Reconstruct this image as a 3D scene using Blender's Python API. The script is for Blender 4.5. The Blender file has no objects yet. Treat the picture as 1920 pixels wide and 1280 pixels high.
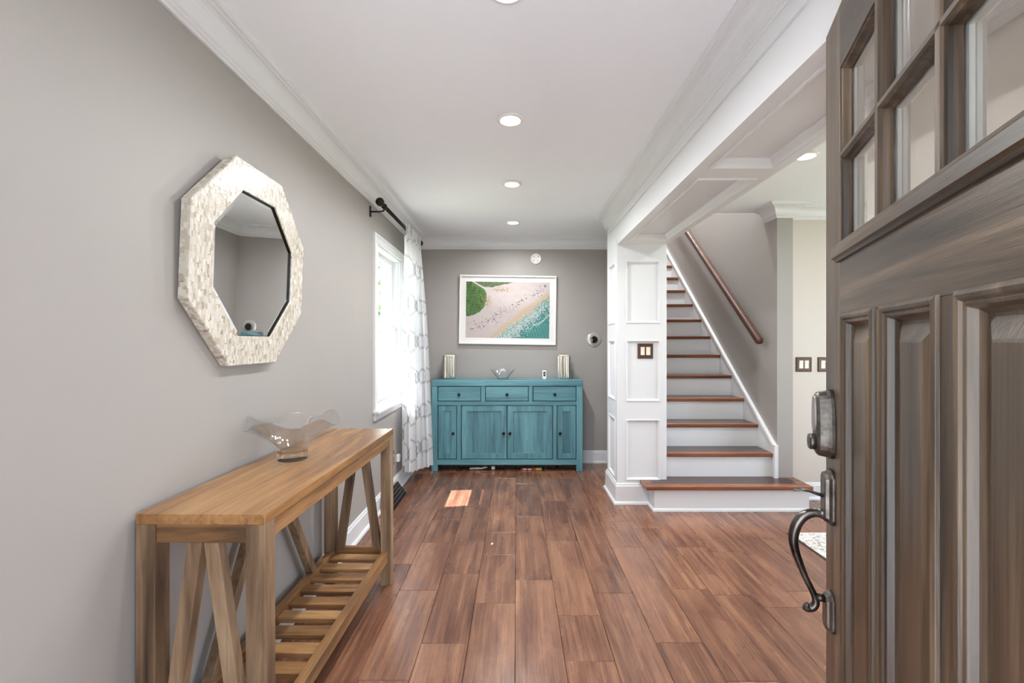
import bpy, bmesh, math, random
from mathutils import Vector, Matrix
random.seed(7)
sc = bpy.context.scene
COL = sc.collection
PI = math.pi

# ------------------------------------------------------------------ camera, world, sun, exposure
H = 1.31                      # eye height
F = 853.0                     # focal length in pixels of the 1920 px wide frame
cam_d = bpy.data.cameras.new('camera'); cam = bpy.data.objects.new('camera', cam_d); COL.objects.link(cam)
cam.location = (0, 0, H); cam.rotation_euler = (PI/2, 0, 0)
cam_d.sensor_width = 36; cam_d.sensor_fit = 'HORIZONTAL'; cam_d.lens = F/1920*36
cam_d.shift_x = -8/1920; cam_d.shift_y = 2/1920; cam_d.clip_start = 0.02
sc.camera = cam

w = bpy.data.worlds.new('sky'); sc.world = w; w.use_nodes = True
bg = w.node_tree.nodes['Background']; bg.inputs[0].default_value = (0.84, 0.94, 1.08, 1); bg.inputs[1].default_value = 3.35

sun_d = bpy.data.lights.new('sun', 'SUN'); sun = bpy.data.objects.new('sun', sun_d); COL.objects.link(sun)
sun_d.energy = 34; sun_d.angle = 0.012; sun_d.color = (0.98, 0.98, 1.0)
sun.rotation_euler = Vector((-0.47, -0.09, 0.86)).to_track_quat('Z', 'Y').to_euler()

def portal(name, loc, rot, sx, sy):
    d = bpy.data.lights.new(name, 'AREA'); d.shape = 'RECTANGLE'; d.size = sx; d.size_y = sy
    o = bpy.data.objects.new(name, d); o.location = loc; o.rotation_euler = rot; COL.objects.link(o)
    d.cycles.is_portal = True
portal('doorway_portal', (-0.025, 0.0, 1.03), (PI/2, 0, PI), 0.95, 2.1)
portal('window_portal', (-1.24, 3.825, 1.43), (0, -PI/2, 0), 1.3, 0.8)
portal('added_window_portal', (4.1, 2.3, 1.35), (0, PI/2, 0), 1.8, 2.2)

vs = sc.view_settings
vs.view_transform = 'Standard'; vs.look = 'None'; vs.gamma = 1; vs.use_curve_mapping = False
vs.exposure = 0.95
sc.cycles.use_denoising = True
try: sc.cycles.denoiser = 'OPENIMAGEDENOISE'
except Exception: pass
sc.cycles.max_bounces = 14; sc.cycles.diffuse_bounces = 8; sc.cycles.transmission_bounces = 10
sc.cycles.transparent_max_bounces = 12; sc.cycles.sample_clamp_indirect = 6
sc.cycles.caustics_reflective = False

# ------------------------------------------------------------------ mesh helpers
class MB:
    def __init__(s): s.v = []; s.f = []; s.m = []; s.sm = []; s.mi = 0; s.smooth = False
    def add(s, vs_, fs_, smooth=None):
        b = len(s.v); s.v += [tuple(p) for p in vs_]
        for f in fs_:
            s.f.append([b+i for i in f]); s.m.append(s.mi); s.sm.append(s.smooth if smooth is None else smooth)
    def box(s, x0, x1, y0, y1, z0, z1, M=None):
        p = [Vector((x, y, z)) for z in (z0, z1) for y in (y0, y1) for x in (x0, x1)]
        if M: p = [M @ q for q in p]
        s.add(p, [(0,2,3,1),(4,5,7,6),(0,1,5,4),(2,6,7,3),(0,4,6,2),(1,3,7,5)], False)
        return s
    def bar(s, a, b, wx, wy, up=(0,0,1)):
        a = Vector(a); b = Vector(b); d = (b-a).normalized(); u = Vector(up)
        x = d.cross(u).normalized(); y = x.cross(d).normalized()
        p = []
        for q in (a, b):
            for sx, sy in ((-1,-1),(1,-1),(1,1),(-1,1)): p.append(q + x*sx*wx/2 + y*sy*wy/2)
        s.add(p, [(3,2,1,0),(4,5,6,7),(0,1,5,4),(1,2,6,5),(2,3,7,6),(3,0,4,7)], False); return s
    def loops(s, L, cap0=False, cap1=False, closed=True, smooth=False, ring=False):
        n = len(L[0]); vs_ = [p for l in L for p in l]; fs = []
        m = len(L)
        for i in range(m if ring else m-1):
            j = (i+1) % m
            for k in range(n if closed else n-1):
                k2 = (k+1) % n
                fs.append((i*n+k, i*n+k2, j*n+k2, j*n+k))
        if cap0: fs.append(tuple(range(n-1, -1, -1)))
        if cap1: fs.append(tuple((m-1)*n+k for k in range(n)))
        s.add(vs_, fs, smooth); return s
    def lathe(s, prof, c=(0,0,0), axis='z', n=32, smooth=True, M=None):
        L = []
        for r, h in prof:
            l = []
            for k in range(n):
                a = 2*PI*k/n; u = r*math.cos(a); v = r*math.sin(a)
                p = {'z': (u, v, h), 'y': (u, h, v), 'x': (h, u, v)}[axis]
                p = Vector(p)
                if M: p = M @ p
                l.append(p + Vector(c))
            L.append(l)
        s.loops(L, prof[0][0] > 1e-6, prof[-1][0] > 1e-6, smooth=smooth); return s
    def tube(s, pts, r, n=12, smooth=True):
        pts = [Vector(p) for p in pts]; L = []
        up = Vector((0.13, 0.21, 0.97)).normalized()
        for i, p in enumerate(pts):
            d = (pts[min(i+1, len(pts)-1)] - pts[max(i-1, 0)]).normalized()
            x = d.cross(up)
            if x.length < 0.05: x = d.cross(Vector((1, 0, 0)))
            x.normalize(); y = x.cross(d).normalized(); up = y
            rr = r[i] if isinstance(r, (list, tuple)) else r
            L.append([p + x*rr*math.cos(2*PI*k/n) + y*rr*math.sin(2*PI*k/n) for k in range(n)])
        s.loops(L, True, True, smooth=smooth); return s
    def prism(s, poly, f, d0, d1):
        n = len(poly); a = [f(u, v, d0) for u, v in poly]; b = [f(u, v, d1) for u, v in poly]
        s.loops([a, b], True, True); return s
    def sweep(s, prof, path, side=1, caps=True, closed=False, smooth=False):
        P = [Vector((p[0], p[1])) for p in path]; n = len(P); L = []
        for i, p in enumerate(P):
            dirs = []
            if i > 0 or closed: dirs.append((P[i] - P[i-1]).normalized())
            if i < n-1 or closed: dirs.append((P[(i+1) % n] - P[i]).normalized())
            ns = [Vector((-d.y, d.x))*side for d in dirs]
            if len(ns) == 2:
                m = ns[0] + ns[1]; m = m / (1 + ns[0].dot(ns[1]))
            else: m = ns[0]
            L.append([Vector((p.x + m.x*o, p.y + m.y*o, z)) for o, z in prof])
        s.loops(L, caps and not closed, caps and not closed, smooth=smooth, ring=closed); return s
    def build(s, name, mat, parent=None, world=False, bevel=0.0, seg=2, loc=None, angle=35):
        me = bpy.data.meshes.new(name)
        vs_ = [Vector(p) for p in s.v]
        if world and parent:
            Mi = chain(parent).inverted(); vs_ = [Mi @ p for p in vs_]
        me.from_pydata(vs_, [], s.f)
        for i, p in enumerate(me.polygons): p.material_index = s.m[i]; p.use_smooth = s.sm[i]
        mats = mat if isinstance(mat, (list, tuple)) else [mat]
        for m in mats: me.materials.append(m)
        bm = bmesh.new(); bm.from_mesh(me); bmesh.ops.recalc_face_normals(bm, faces=bm.faces[:]); bm.to_mesh(me); bm.free()
        o = bpy.data.objects.new(name, me); COL.objects.link(o)
        if parent: o.parent = parent
        if loc: o.location = loc
        if bevel:
            b = o.modifiers.new('edge', 'BEVEL'); b.width = bevel; b.segments = seg; b.limit_method = 'ANGLE'; b.angle_limit = math.radians(angle)
            b.harden_normals = False
        return o

def chain(o):
    M = Matrix.LocRotScale(o.location, o.rotation_euler, o.scale)
    return (chain(o.parent) @ M) if o.parent else M
def tag(o, label=None, cat=None, group=None, kind=None):
    if label: o['label'] = label
    if cat: o['category'] = cat
    if group: o['group'] = group
    if kind: o['kind'] = kind
    return o
def thing(name, label, cat, loc=(0,0,0), rz=0, group=None, kind=None):
    o = bpy.data.objects.new(name, None); COL.objects.link(o); o.location = loc; o.rotation_euler = (0, 0, rz)
    o.empty_display_size = 0.05
    return tag(o, label, cat, group, kind)
def dup(root, loc, label, rz=None):
    r = root.copy(); COL.objects.link(r); r.location = loc; r['label'] = label
    if rz is not None: r.rotation_euler = (0, 0, rz)
    for ch in list(root.children):
        c = ch.copy(); COL.objects.link(c); c.parent = r
        for g in list(ch.children):
            d = g.copy(); COL.objects.link(d); d.parent = c
    return r
def B(*a): return MB().box(*a)
def rect(f, u0, u1, v0, v1, prof):
    """nested rectangles: prof = [(inset, depth)], f(u, v, d) -> point"""
    return [[f(u0+i, v0+i, d), f(u1-i, v0+i, d), f(u1-i, v1-i, d), f(u0+i, v1-i, d)] for i, d in prof]

# ------------------------------------------------------------------ materials
def lin(r, g, b):
    f = lambda c: (c/255/12.92) if c/255 <= .04045 else ((c/255+.055)/1.055)**2.4
    return (f(r), f(g), f(b), 1)
class Mt:
    def __init__(s, name, base=(.8,.8,.8,1), rough=.5, metal=0, **kw):
        s.m = bpy.data.materials.new(name); s.m.use_nodes = True; s.t = s.m.node_tree; s.n = s.t.nodes
        s.b = s.n['Principled BSDF']; s.set(**{'Base Color': base, 'Roughness': rough, 'Metallic': metal}); s.set(**kw)
    def set(s, **kw):
        for k, v in kw.items():
            k = k.replace('_', ' ')
            s.b.inputs[k].default_value = v
    def node(s, t, **kw):
        n = s.n.new(t)
        for k, v in kw.items(): setattr(n, k, v)
        return n
    def link(s, a, b): s.t.links.new(a, b)
    def coord(s, scale=(1,1,1), kind='Object', add=None):
        tc = s.node('ShaderNodeTexCoord'); mp = s.node('ShaderNodeMapping'); mp.inputs['Scale'].default_value = scale
        src = tc.outputs[kind]
        if add is not None:
            va = s.node('ShaderNodeVectorMath', operation='ADD'); s.link(src, va.inputs[0]); s.link(add, va.inputs[1]); src = va.outputs[0]
        s.link(src, mp.inputs['Vector']); return mp.outputs[0]
    def noise(s, vec, scale=5, detail=4, rough=.55, dist=0):
        n = s.node('ShaderNodeTexNoise'); n.inputs['Scale'].default_value = scale; n.inputs['Detail'].default_value = detail
        n.inputs['Roughness'].default_value = rough; n.inputs['Distortion'].default_value = dist; s.link(vec, n.inputs['Vector']); return n.outputs[0]
    def ramp(s, fac, stops):
        r = s.node('ShaderNodeValToRGB'); e = r.color_ramp.elements
        while len(e) < len(stops): e.new(0.5)
        for i, (p, c) in enumerate(stops): e[i].position = p; e[i].color = c
        s.link(fac, r.inputs[0]); return r.outputs[0]
    def mix(s, fac, a, b, mode='MIX'):
        m = s.node('ShaderNodeMix', data_type='RGBA', blend_type=mode)
        for v, i in ((fac, 0), (a, 6), (b, 7)):
            if hasattr(v, 'links'): s.link(v, m.inputs[i])
            else: m.inputs[i].default_value = v
        return m.outputs[2]
    def math(s, op, a, b=0.0, c=None):
        m = s.node('ShaderNodeMath', operation=op)
        for i, v in enumerate((a, b) if c is None else (a, b, c)):
            if hasattr(v, 'links'): s.link(v, m.inputs[i])
            else: m.inputs[i].default_value = v
        return m.outputs[0]
    def bump(s, h, strength=.2, dist=.002):
        b = s.node('ShaderNodeBump'); b.inputs['Strength'].default_value = strength; b.inputs['Distance'].default_value = dist
        s.link(h, b.inputs['Height']); s.link(b.outputs[0], s.b.inputs['Normal']); return b
    def base(s, c): s.link(c, s.b.inputs['Base Color'])
    def rough(s, c): s.link(c, s.b.inputs['Roughness'])

def paint(name, c, rough=.5, amt=.03, bump=.05, sc_=30):
    k = Mt(name, c, rough); v = k.coord()
    n = k.noise(v, 2.0, 3)
    k.base(k.ramp(n, [(.3, tuple(x*(1-amt) for x in c[:3])+(1,)), (.7, tuple(min(1, x*(1+amt)) for x in c[:3])+(1,))]))
    k.bump(k.noise(v, sc_*8, 2), bump, .0006); return k.m
def wood(name, axis, cols, rough=.4, along=1.2, across=22, bump=.15, knots=0, spread=(.38,.64), dist=.7):
    sc3 = {'x': (along, across, across), 'y': (across, along, across), 'z': (across, across, along)}[axis]
    k = Mt(name, cols[0], rough)
    oi = k.node('ShaderNodeObjectInfo'); cmb = k.node('ShaderNodeCombineXYZ')
    for i in range(3): k.link(k.math('MULTIPLY', oi.outputs['Random'], 7.0+3*i), cmb.inputs[i])
    v = k.coord(sc3, add=cmb.outputs[0]); v2 = k.coord(tuple(c*.16+.3 for c in sc3), add=cmb.outputs[0])
    n1 = k.noise(v, 1, 6, .62, dist); n2 = k.noise(v2, 1.3, 3, .5, .6)
    f = k.math('ADD', k.math('MULTIPLY', n1, .55), k.math('MULTIPLY', n2, .45))
    n = len(cols)
    c = k.ramp(f, [(spread[0] + (spread[1]-spread[0])*i/(n-1), cols[i]) for i in range(n)])
    fine = k.noise(k.coord(tuple(q*6 for q in sc3)), 1, 3, .6)
    c = k.mix(k.ramp(fine, [(.3, (.28,.28,.28,1)), (.5, (0,0,0,1))]), c, tuple(x*.55 for x in cols[0][:3])+(1,))
    k.base(c); k.bump(k.math('ADD', n1, k.math('MULTIPLY', fine, .5)), bump, .002)
    return k.m

WALL = paint('wall_paint_taupe', lin(160, 155, 150), .5, .015)
WALL2 = paint('wall_paint_cream', lin(203, 195, 186), .5, .015)
CEIL = paint('ceiling_paint', lin(240, 243, 246), .85, .008)
TRIM = paint('trim_gloss_white', lin(219, 220, 221), .34, .008, .02)
PLAST = Mt('white_plastic', lin(235, 233, 228), .35).m
BLACK = Mt('black_gloss', lin(14, 14, 16), .12).m
DARKV = Mt('shadow_gap', lin(18, 14, 12), .8).m
IRON = Mt('dark_bronze_metal', lin(38, 34, 32), .38, .7).m
OUTW = paint('exterior_siding', lin(205, 205, 200), .7)

def floor_mat():
    k = Mt('walnut_plank', rough=.3)
    at = k.node('ShaderNodeAttribute', attribute_name='rnd'); sep = k.node('ShaderNodeSeparateColor'); k.link(at.outputs['Color'], sep.inputs[0])
    sc_ = k.node('ShaderNodeVectorMath', operation='SCALE'); k.link(at.outputs['Vector'], sc_.inputs[0]); sc_.inputs['Scale'].default_value = 9.0
    g = k.noise(k.coord((34, 1.5, 26), add=sc_.outputs[0]), 1, 6, .6, .5)
    stk = k.noise(k.coord((95, 2.6, 30), add=sc_.outputs[0]), 1, 4, .6, .3)
    blot = k.noise(k.coord((7, 2.2, 1), add=sc_.outputs[0]), 1.0, 3, .5, .4)
    fine = k.noise(k.coord((260, 14, 30), add=sc_.outputs[0]), 1, 3, .7)
    f = k.math('ADD', k.math('MULTIPLY', g, .40), k.math('MULTIPLY', stk, .25))
    f = k.math('ADD', f, k.math('MULTIPLY', blot, .35))
    f = k.math('ADD', f, k.math('MULTIPLY', k.math('SUBTRACT', sep.outputs[0], .5), .09))
    c = k.ramp(f, [(.33, lin(70, 43, 33)), (.42, lin(100, 65, 49)), (.50, lin(124, 84, 63)), (.58, lin(146, 103, 77)), (.68, lin(170, 127, 96))])
    c = k.mix(k.ramp(fine, [(.34, (.4,.4,.4,1)), (.45, (0,0,0,1))]), c, lin(58, 33, 24))
    c = k.mix(k.math('MULTIPLY', sep.outputs[1], .22), c, lin(100, 60, 48))
    k.base(c)
    k.rough(k.math('ADD', .18, k.math('MULTIPLY', blot, .18)))
    rip = k.noise(k.coord((4, 30, 1), add=sc_.outputs[0]), 1, 2, .5, .3)
    h = k.math('ADD', k.math('MULTIPLY', rip, .5), k.math('MULTIPLY', stk, .5)); h = k.math('ADD', h, k.math('MULTIPLY', fine, .15))
    k.bump(h, .35, .003)
    k.set(**{'Coat Weight': .25, 'Coat Roughness': .2}); return k.m
FLOOR = floor_mat()
TW = [lin(82, 58, 38), lin(126, 90, 56), lin(154, 113, 72), lin(174, 134, 90)]
TG = [lin(64, 48, 36), lin(108, 85, 63), lin(140, 114, 88), lin(168, 142, 114)]  # leg colours greyed to paint in the light on the leg fronts
TOPW = wood('oak_laminate_top', 'y', [lin(92, 64, 40), lin(136, 96, 58), lin(166, 122, 76), lin(186, 146, 98)], .25, .9, 12, .06)
LEGW = wood('oak_laminate_leg', 'z', TG, .45, 1.1, 16, .08)
SLATW = wood('oak_laminate_slat', 'x', TW, .4, 1.5, 18, .08)
RAILW = wood('oak_laminate_rail', 'y', TW, .4, 1.1, 18, .08)
TREAD = wood('walnut_tread', 'x', [lin(40, 22, 18), lin(62, 34, 26), lin(84, 50, 38)], .22, 1.2, 18, .08)
NOSE = wood('orange_oak_nosing', 'x', [lin(92, 50, 28), lin(124, 72, 42), lin(148, 94, 58)], .25, 1.5, 24, .06)
HRAIL = paint('walnut_handrail', lin(74, 42, 29), .32, .25, .0, 3)
DC = [lin(42, 32, 23), lin(78, 63, 49), lin(114, 95, 76)]
DOORV = wood('stained_oak_vertical', 'z', DC, .34, 1.0, 26, .35)
DOORH = wood('stained_oak_horizontal', 'x', DC, .34, 1.0, 26, .35)
for _m in (DOORV, DOORH): _m.node_tree.nodes['Principled BSDF'].inputs['Specular IOR Level'].default_value = .45
def dresser_mat(name, axis):
    c = [lin(66, 108, 118), lin(88, 138, 148), lin(106, 158, 166)]
    m = wood(name, axis, c, .42, 1.4, 20, .12); k = Mt.__new__(Mt); k.m = m; k.t = m.node_tree; k.n = k.t.nodes; k.b = k.n['Principled BSDF']
    src = k.b.inputs['Base Color'].links[0].from_socket
    wn = k.noise(k.coord((7, 7, 7)), 1, 6, .7)
    c2 = k.mix(k.ramp(wn, [(.66, (0,0,0,1)), (.74, (.6,.6,.6,1))]), src, lin(120, 118, 104)); k.base(c2); return m
TEALX = dresser_mat('teal_distressed_horizontal', 'x'); TEALZ = dresser_mat('teal_distressed_vertical', 'z')

def glass_thin(name, refl=.07, tint=(1,1,1,1)):
    k = Mt(name); out = k.n['Material Output']; tr = k.node('ShaderNodeBsdfTransparent'); tr.inputs[0].default_value = tint
    gl = k.node('ShaderNodeBsdfGlossy'); gl.inputs['Roughness'].default_value = .02
    lw = k.node('ShaderNodeLayerWeight'); lw.inputs[0].default_value = .25
    mx = k.node('ShaderNodeMixShader'); k.link(k.math('ADD', k.math('MULTIPLY', lw.outputs['Fresnel'], .4), refl*.3), mx.inputs[0])
    k.link(tr.outputs[0], mx.inputs[1]); k.link(gl.outputs[0], mx.inputs[2]); k.link(mx.outputs[0], out.inputs[0]); return k.m
PANE = glass_thin('window_glass')
gk = Mt('clear_glass', (1,1,1,1), .0, 0, **{'Transmission Weight': 1.0, 'IOR': 1.42}); gt = gk.node('ShaderNodeBsdfTransparent'); gm = gk.node('ShaderNodeMixShader'); gm.inputs[0].default_value = .45
gk.link(gk.b.outputs[0], gm.inputs[1]); gk.link(gt.outputs[0], gm.inputs[2]); gk.link(gm.outputs[0], gk.n['Material Output'].inputs[0]); GLASS = gk.m
THIN = glass_thin('blown_glass', .25)
MIRROR = Mt('mirror_silver', (.93,.93,.93,1), .0, 1).m

# ------------------------------------------------------------------ the shell
XL = -1.065; YB = 4.967; ZC = 2.446; YF = 0.24
CX0, CX1, CY0, CY1 = 0.82, 1.223, 3.70, 4.10        # column
def S(mb, name, mat, label, cat='wall', **kw):
    o = mb.build(name, mat, **kw); return tag(o, label, cat, None, 'structure')
# floor planks
PW = 0.205; X0F = -0.005
jy = lambda z: F*H/((860 + z*.3646) - 642)
known = {-4: [540, 68], -3: [140, 315, 430, 675], -2: [75, 248, 590, 948], -1: [100, 377, 493, 741], 0: [622], 1: [805, 1040], 2: [100, 690], 3: [322, 453], 4: [357]}
fm = MB(); pcol = []
def plank(x0, x1, y0, y1):
    c = .0024; d = .0022; g = .0005
    L = [[(x0+g, y0+g, -.01), (x1-g, y0+g, -.01), (x1-g, y1-g, -.01), (x0+g, y1-g, -.01)],
         [(x0+g, y0+g, -d), (x1-g, y0+g, -d), (x1-g, y1-g, -d), (x0+g, y1-g, -d)],
         [(x0+c, y0+c, 0), (x1-c, y0+c, 0), (x1-c, y1-c, 0), (x0+c, y1-c, 0)]]
    n0 = len(fm.f); fm.loops(L, False, True); r = (random.random(), random.random(), random.random(), 1)
    pcol.extend([r]*(len(fm.f)-n0))
rf = random.Random(11)
for r in range(-6, 22):
    x0 = X0F + PW*r; x1 = x0 + PW
    if x1 > 4.4: break
    js = sorted(jy(z) for z in known.get(r, []))
    if r in known:
        hi = js[-1]
        while hi < YB: hi += rf.uniform(.6, 1.3); js.append(hi)
        lo = js[0]
        while lo > 0: lo -= rf.uniform(.6, 1.3); js.append(lo)
    else:
        y = -rf.uniform(0, 1.2)
        while y < 6: js.append(y); y += rf.uniform(.35, 1.5)
    js = [-.3] + sorted(j for j in js if -.2 < j < 5.0) + [5.08]
    for a, b in zip(js[:-1], js[1:]): plank(max(x0, -1.1), x1, a, b)
fo = fm.build('floor', FLOOR); tag(fo, 'glossy hand-scraped walnut plank floor with beveled seams', 'floor', None, 'structure')
ca = fo.data.color_attributes.new('rnd', 'FLOAT_COLOR', 'CORNER')
# polygons keep their order through recalc
for p in fo.data.polygons:
    for li in p.loop_indices: ca.data[li].color = pcol[p.index]
S(B(-1.25, 4.5, -.3, 7.8, -.14, -.0101), 'floor_slab', DARKV, 'dark slab below the plank floor', 'floor')

# left wall with window opening
WY0, WY1, WZ0, WZ1 = 3.46, 4.19, .80, 2.06
m = MB()
for a in ((YF-.24, WY0, 0, 2.56), (WY1, 5.12, 0, 2.56), (WY0, WY1, 0, WZ0), (WY0, WY1, WZ1, 2.56)): m.box(XL-.17, XL, a[0], a[1], a[2], a[3])
S(m, 'wall_left', WALL, 'taupe painted wall on the left with the window and mirror')
S(B(XL-.17, 1.10, YB, YB+.15, 0, 2.56), 'wall_back', WALL, 'taupe end wall behind the teal sideboard')
m = B(1.03, 1.223, CY1-.002, 7.6, 0, 4.9); m.box(1.05, 1.223, 3.86, CY1-.002, ZC+.002, 4.9)
S(m, 'wall_stair_left', WALL, 'wall dividing the hall end from the staircase')
S(B(2.15, 2.28, 3.75, 7.6, 0, 4.9), 'wall_stair_right', WALL, 'taupe wall carrying the handrail beside the stairs')
S(B(1.0, 2.4, 7.6, 7.75, 0, 4.9), 'wall_stair_end', WALL, 'wall at the top end of the stairwell')
S(B(1.0, 2.4, 3.8, 7.75, 4.9, 5.0), 'ceiling_stairwell', CEIL, 'white ceiling above the stairwell', 'ceiling')
S(B(2.278, 4.4, 3.81, 3.95, 0, 2.56), 'wall_right_back', WALL2, 'cream wall beside the stairs with the brown switch plates')
m = MB()
for a in ((.06, 1.2, 0, 2.56), (3.4, 3.95, 0, 2.56), (1.2, 3.4, 0, .45), (1.2, 3.4, 2.25, 2.56)): m.box(3.9, 4.05, *a)
S(B(1.25, 1.36, YF, 1.62, 0, ZC), 'wall_entry', paint('entry_wall_paint', lin(246, 237, 226), .6, .01), 'cream wall behind the open entrance door, seen through its panes')
S(m, 'wall_right', WALL2, 'cream side wall of the room seen through the door panes')
m = MB()
for a in ((XL-.17, -.49, 0, 2.56), (-.49, .44, 2.09, 2.56), (.44, 4.05, 0, 2.56)): m.box(a[0], a[1], .06, YF, a[2], a[3])
S(m, 'wall_front', WALL2, 'front wall around the entrance doorway')
m = MB(); m.box(XL-.17, 4.4, 0, 3.93, ZC, 2.56); m.box(XL-.17, 1.1, 3.93, 5.12, ZC, 2.56); m.box(2.2, 4.4, 3.93, 5.12, ZC, 2.56); m.box(1.223, 2.15, 3.93, 3.99, ZC, 4.9); m.box(1.223, 2.15, 3.86, 3.93, ZC+.05, 4.9)
S(m, 'ceiling', CEIL, 'smooth white ceiling with recessed lights', 'ceiling')
S(B(XL-.60, XL-.17, -1.0, 6, 2.50, 2.62), 'shading_eave', OUTW, 'unseen roof eave above the left window, sized to cut the sun patch', 'roof')  # out of view; its depth limits the sun falling through the window

# column with framed panels
def panel_face(mb, f, U, V, rects, depth, mould=.018):
    """f(u,v,d): d out of the surface. frame boards of thickness depth standing on the core, moulded panel edges"""
    u0, u1 = rects[0][0], rects[0][1]
    def bx(a, b, c, d):
        if b-a < 1e-4 or d-c < 1e-4: return
        mb.loops([[f(a,c,-depth), f(b,c,-depth), f(b,d,-depth), f(a,d,-depth)], [f(a,c,0), f(b,c,0), f(b,d,0), f(a,d,0)]], False, True)
    bx(U[0], u0, V[0], V[1]); bx(u1, U[1], V[0], V[1])
    vs_ = sorted(rects, key=lambda r: r[2]); v = V[0]
    for r in vs_: bx(u0, u1, v, r[2]); v = r[3]
    bx(u0, u1, v, V[1])
    for r in rects:
        p = [(0, 0), (-.004, 0), (-.004, .004), (.002, .006), (.006, .003), (.009, -.002), (mould*.7, -depth*.5), (mould*.85, -depth*.55), (mould, -depth*.9)]
        mb.loops(rect(f, r[0], r[1], r[2], r[3], p))
D = .014
m = MB(); m.box(CX0+D, CX1, CY0+D, CY1, 0, ZC)
rz = [(.195, .681), (.835, 1.325), (1.4705, 1.969)]
panel_face(m, lambda u, v, d: Vector((u, CY0 - d, v)), (CX0, CX1), (0, 2.108), [(.894, 1.167, a, b) for a, b in rz], D)
rl = rz + []
panel_face(m, lambda u, v, d: Vector((CX0 - d, u, v)), (CY0+D, CY1), (0, ZC), [(CY0+.075, CY1-.07, a, b) for a, b in rl], D)
m.box(CX0, CX1, CY0, CY1, 2.108, ZC) if False else None
COLUMN = S(m, 'column', TRIM, 'white square column with stacked recessed panels', 'column')
# beam with coffered underside
ZB = 2.108
m = MB(); m.box(CX0, CX1+.002, YF-.05, CY0+D+.002, ZB+.035, ZC)
u0, u1 = .889, 1.168
m.box(CX0, u0, YF-.05, CY0, ZB, ZB+.035); m.box(u1, CX1+.002, YF-.05, CY0, ZB, ZB+.035)
coffers = [(2.217, 3.52), (.86, 2.07)]
for a, b in ((3.52, CY0+D), (2.07, 2.217), (YF-.05, .86)): m.box(u0, u1, a, b, ZB, ZB+.035)
for a, b in coffers:
    m.loops(rect(lambda u, v, d: Vector((u, v, ZB - d)), u0, u1, a, b, [(0, 0), (-.006, 0), (-.006, .005), (.002, .008), (.007, .004), (.012, -.010), (.018, -.014), (.030, -.026), (.034, -.028), (.034, -.0345)]))
# bead and frieze on the hall side
m.box(CX0-.007, CX0, YF, CY0+.3, 2.268, 2.33); m.box(CX0-.011, CX0, YF, CY0+.3, 2.262, 2.270)
S(m, 'beam', TRIM, 'white cased beam over the opening with coffered underside', 'beam')
# crown moulding
def crownp(h=.12, p=.088, z=ZC):
    q = [(0, h), (.009, h), (.012, h-.008), (.018, h-.012), (.018, h-.020), (.026, h-.026)]
    for i in range(7):
        t = i/6; a = t*PI/2; q.append((.026 + (p-.020-.026)*(1-math.cos(a)), (h-.026) - (h-.026-.024)*math.sin(a)))
    q += [(p-.018, .020), (p-.008, .018), (p-.003, .013), (p, .008), (p, 0), (0, 0)]
    return [(o, z - d) for o, d in q]
m = MB(); m.sweep(crownp(), [(CX0, YF), (CX0, CY1), (1.03, CY1), (1.03, YB), (XL, YB), (XL, YF)], side=1)
S(m, 'trim_1', TRIM, 'white crown moulding running round the hall ceiling', 'crown moulding')
m = MB(); m.sweep(crownp(.11, .1), [(2.15, 3.93), (2.15, 3.75), (2.28, 3.75), (2.28, 3.81), (3.9, 3.81)], side=-1)
S(m, 'trim_2', TRIM, 'white crown moulding capping the wall end beside the stairs', 'crown moulding')
# baseboards
def basep(h): return [(0, h), (.005, h), (.009, h-.006), (.010, h-.016), (.015, h-.022), (.016, .026), (.019, .022), (.028, .016), (.031, .008), (.031, 0), (0, 0)]
for nm, h, path, side, lb in (
    ('baseboard_left', .14, [(XL, YF), (XL, YB)], -1, 'white baseboard along the left wall under the window'),
    ('baseboard_back', .135, [(XL+.031, YB), (1.03, YB), (1.03, CY1+.03)], -1, 'white baseboard along the end wall behind the sideboard'),
    ('baseboard_column', .168, [(1.03, CY1), (CX0, CY1), (CX0, CY0), (1.077, CY0)], -1, 'white base moulding wrapping the panelled column'),
    ('baseboard_right', .14, [(2.29, 3.81), (3.9, 3.81)], -1, 'white baseboard below the switch plates right of the stairs')):
    mm = MB(); mm.sweep(basep(h), path, side=side); S(mm, nm, TRIM, lb, 'baseboard')
# outside ground
S(B(-30, 30, -30, 40, -.4, -.3), 'ground_outside', paint('lawn_green', lin(128, 132, 112), .9, .2), 'green lawn outside the window', 'ground')
S(B(-5, 8, -9.0, .059, -.29, -.02), 'ground_porch_bounce', paint('porch_concrete', lin(140, 143, 147), .8, .05), 'unseen concrete forecourt outside the front door, enlarged to bounce light onto the ceiling', 'ground')  # unseen; made large as a sunlit reflector for the hall ceiling

# ------------------------------------------------------------------ window
wn = thing('window_1', 'white double-hung window on the left wall behind the curtain', 'window', (XL, (WY0+WY1)/2, WZ0), 0, None, 'structure')
fx = lambda u, v, d: Vector((XL + d, u, v))
m = MB(); m.loops(rect(fx, WY0-.075, WY1+.075, WZ0-.001, WZ1+.075, [(0, 0), (0, .016), (.006, .020), (.022, .020), (.026, .014), (.058, .013), (.062, .017), (.070, .017), (.075, .010), (.075, 0)]))
m.build('casing', TRIM, wn, world=True)
m = MB(); m.box(XL, XL+.05, WY0-.09, WY1+.09, WZ0-.022, WZ0); m.build('sill', TRIM, wn, world=True, bevel=.005)
m = MB(); m.box(XL, XL+.018, WY0-.075, WY1+.075, WZ0-.075, WZ0-.022); m.build('apron', TRIM, wn, world=True, bevel=.003)
m = MB()
for a in ((WY0, WY0+.015, WZ0, WZ1), (WY1-.015, WY1, WZ0, WZ1), (WY0, WY1, WZ0, WZ0+.015), (WY0, WY1, WZ1-.015, WZ1)): m.box(XL-.17, XL, *a)
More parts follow.
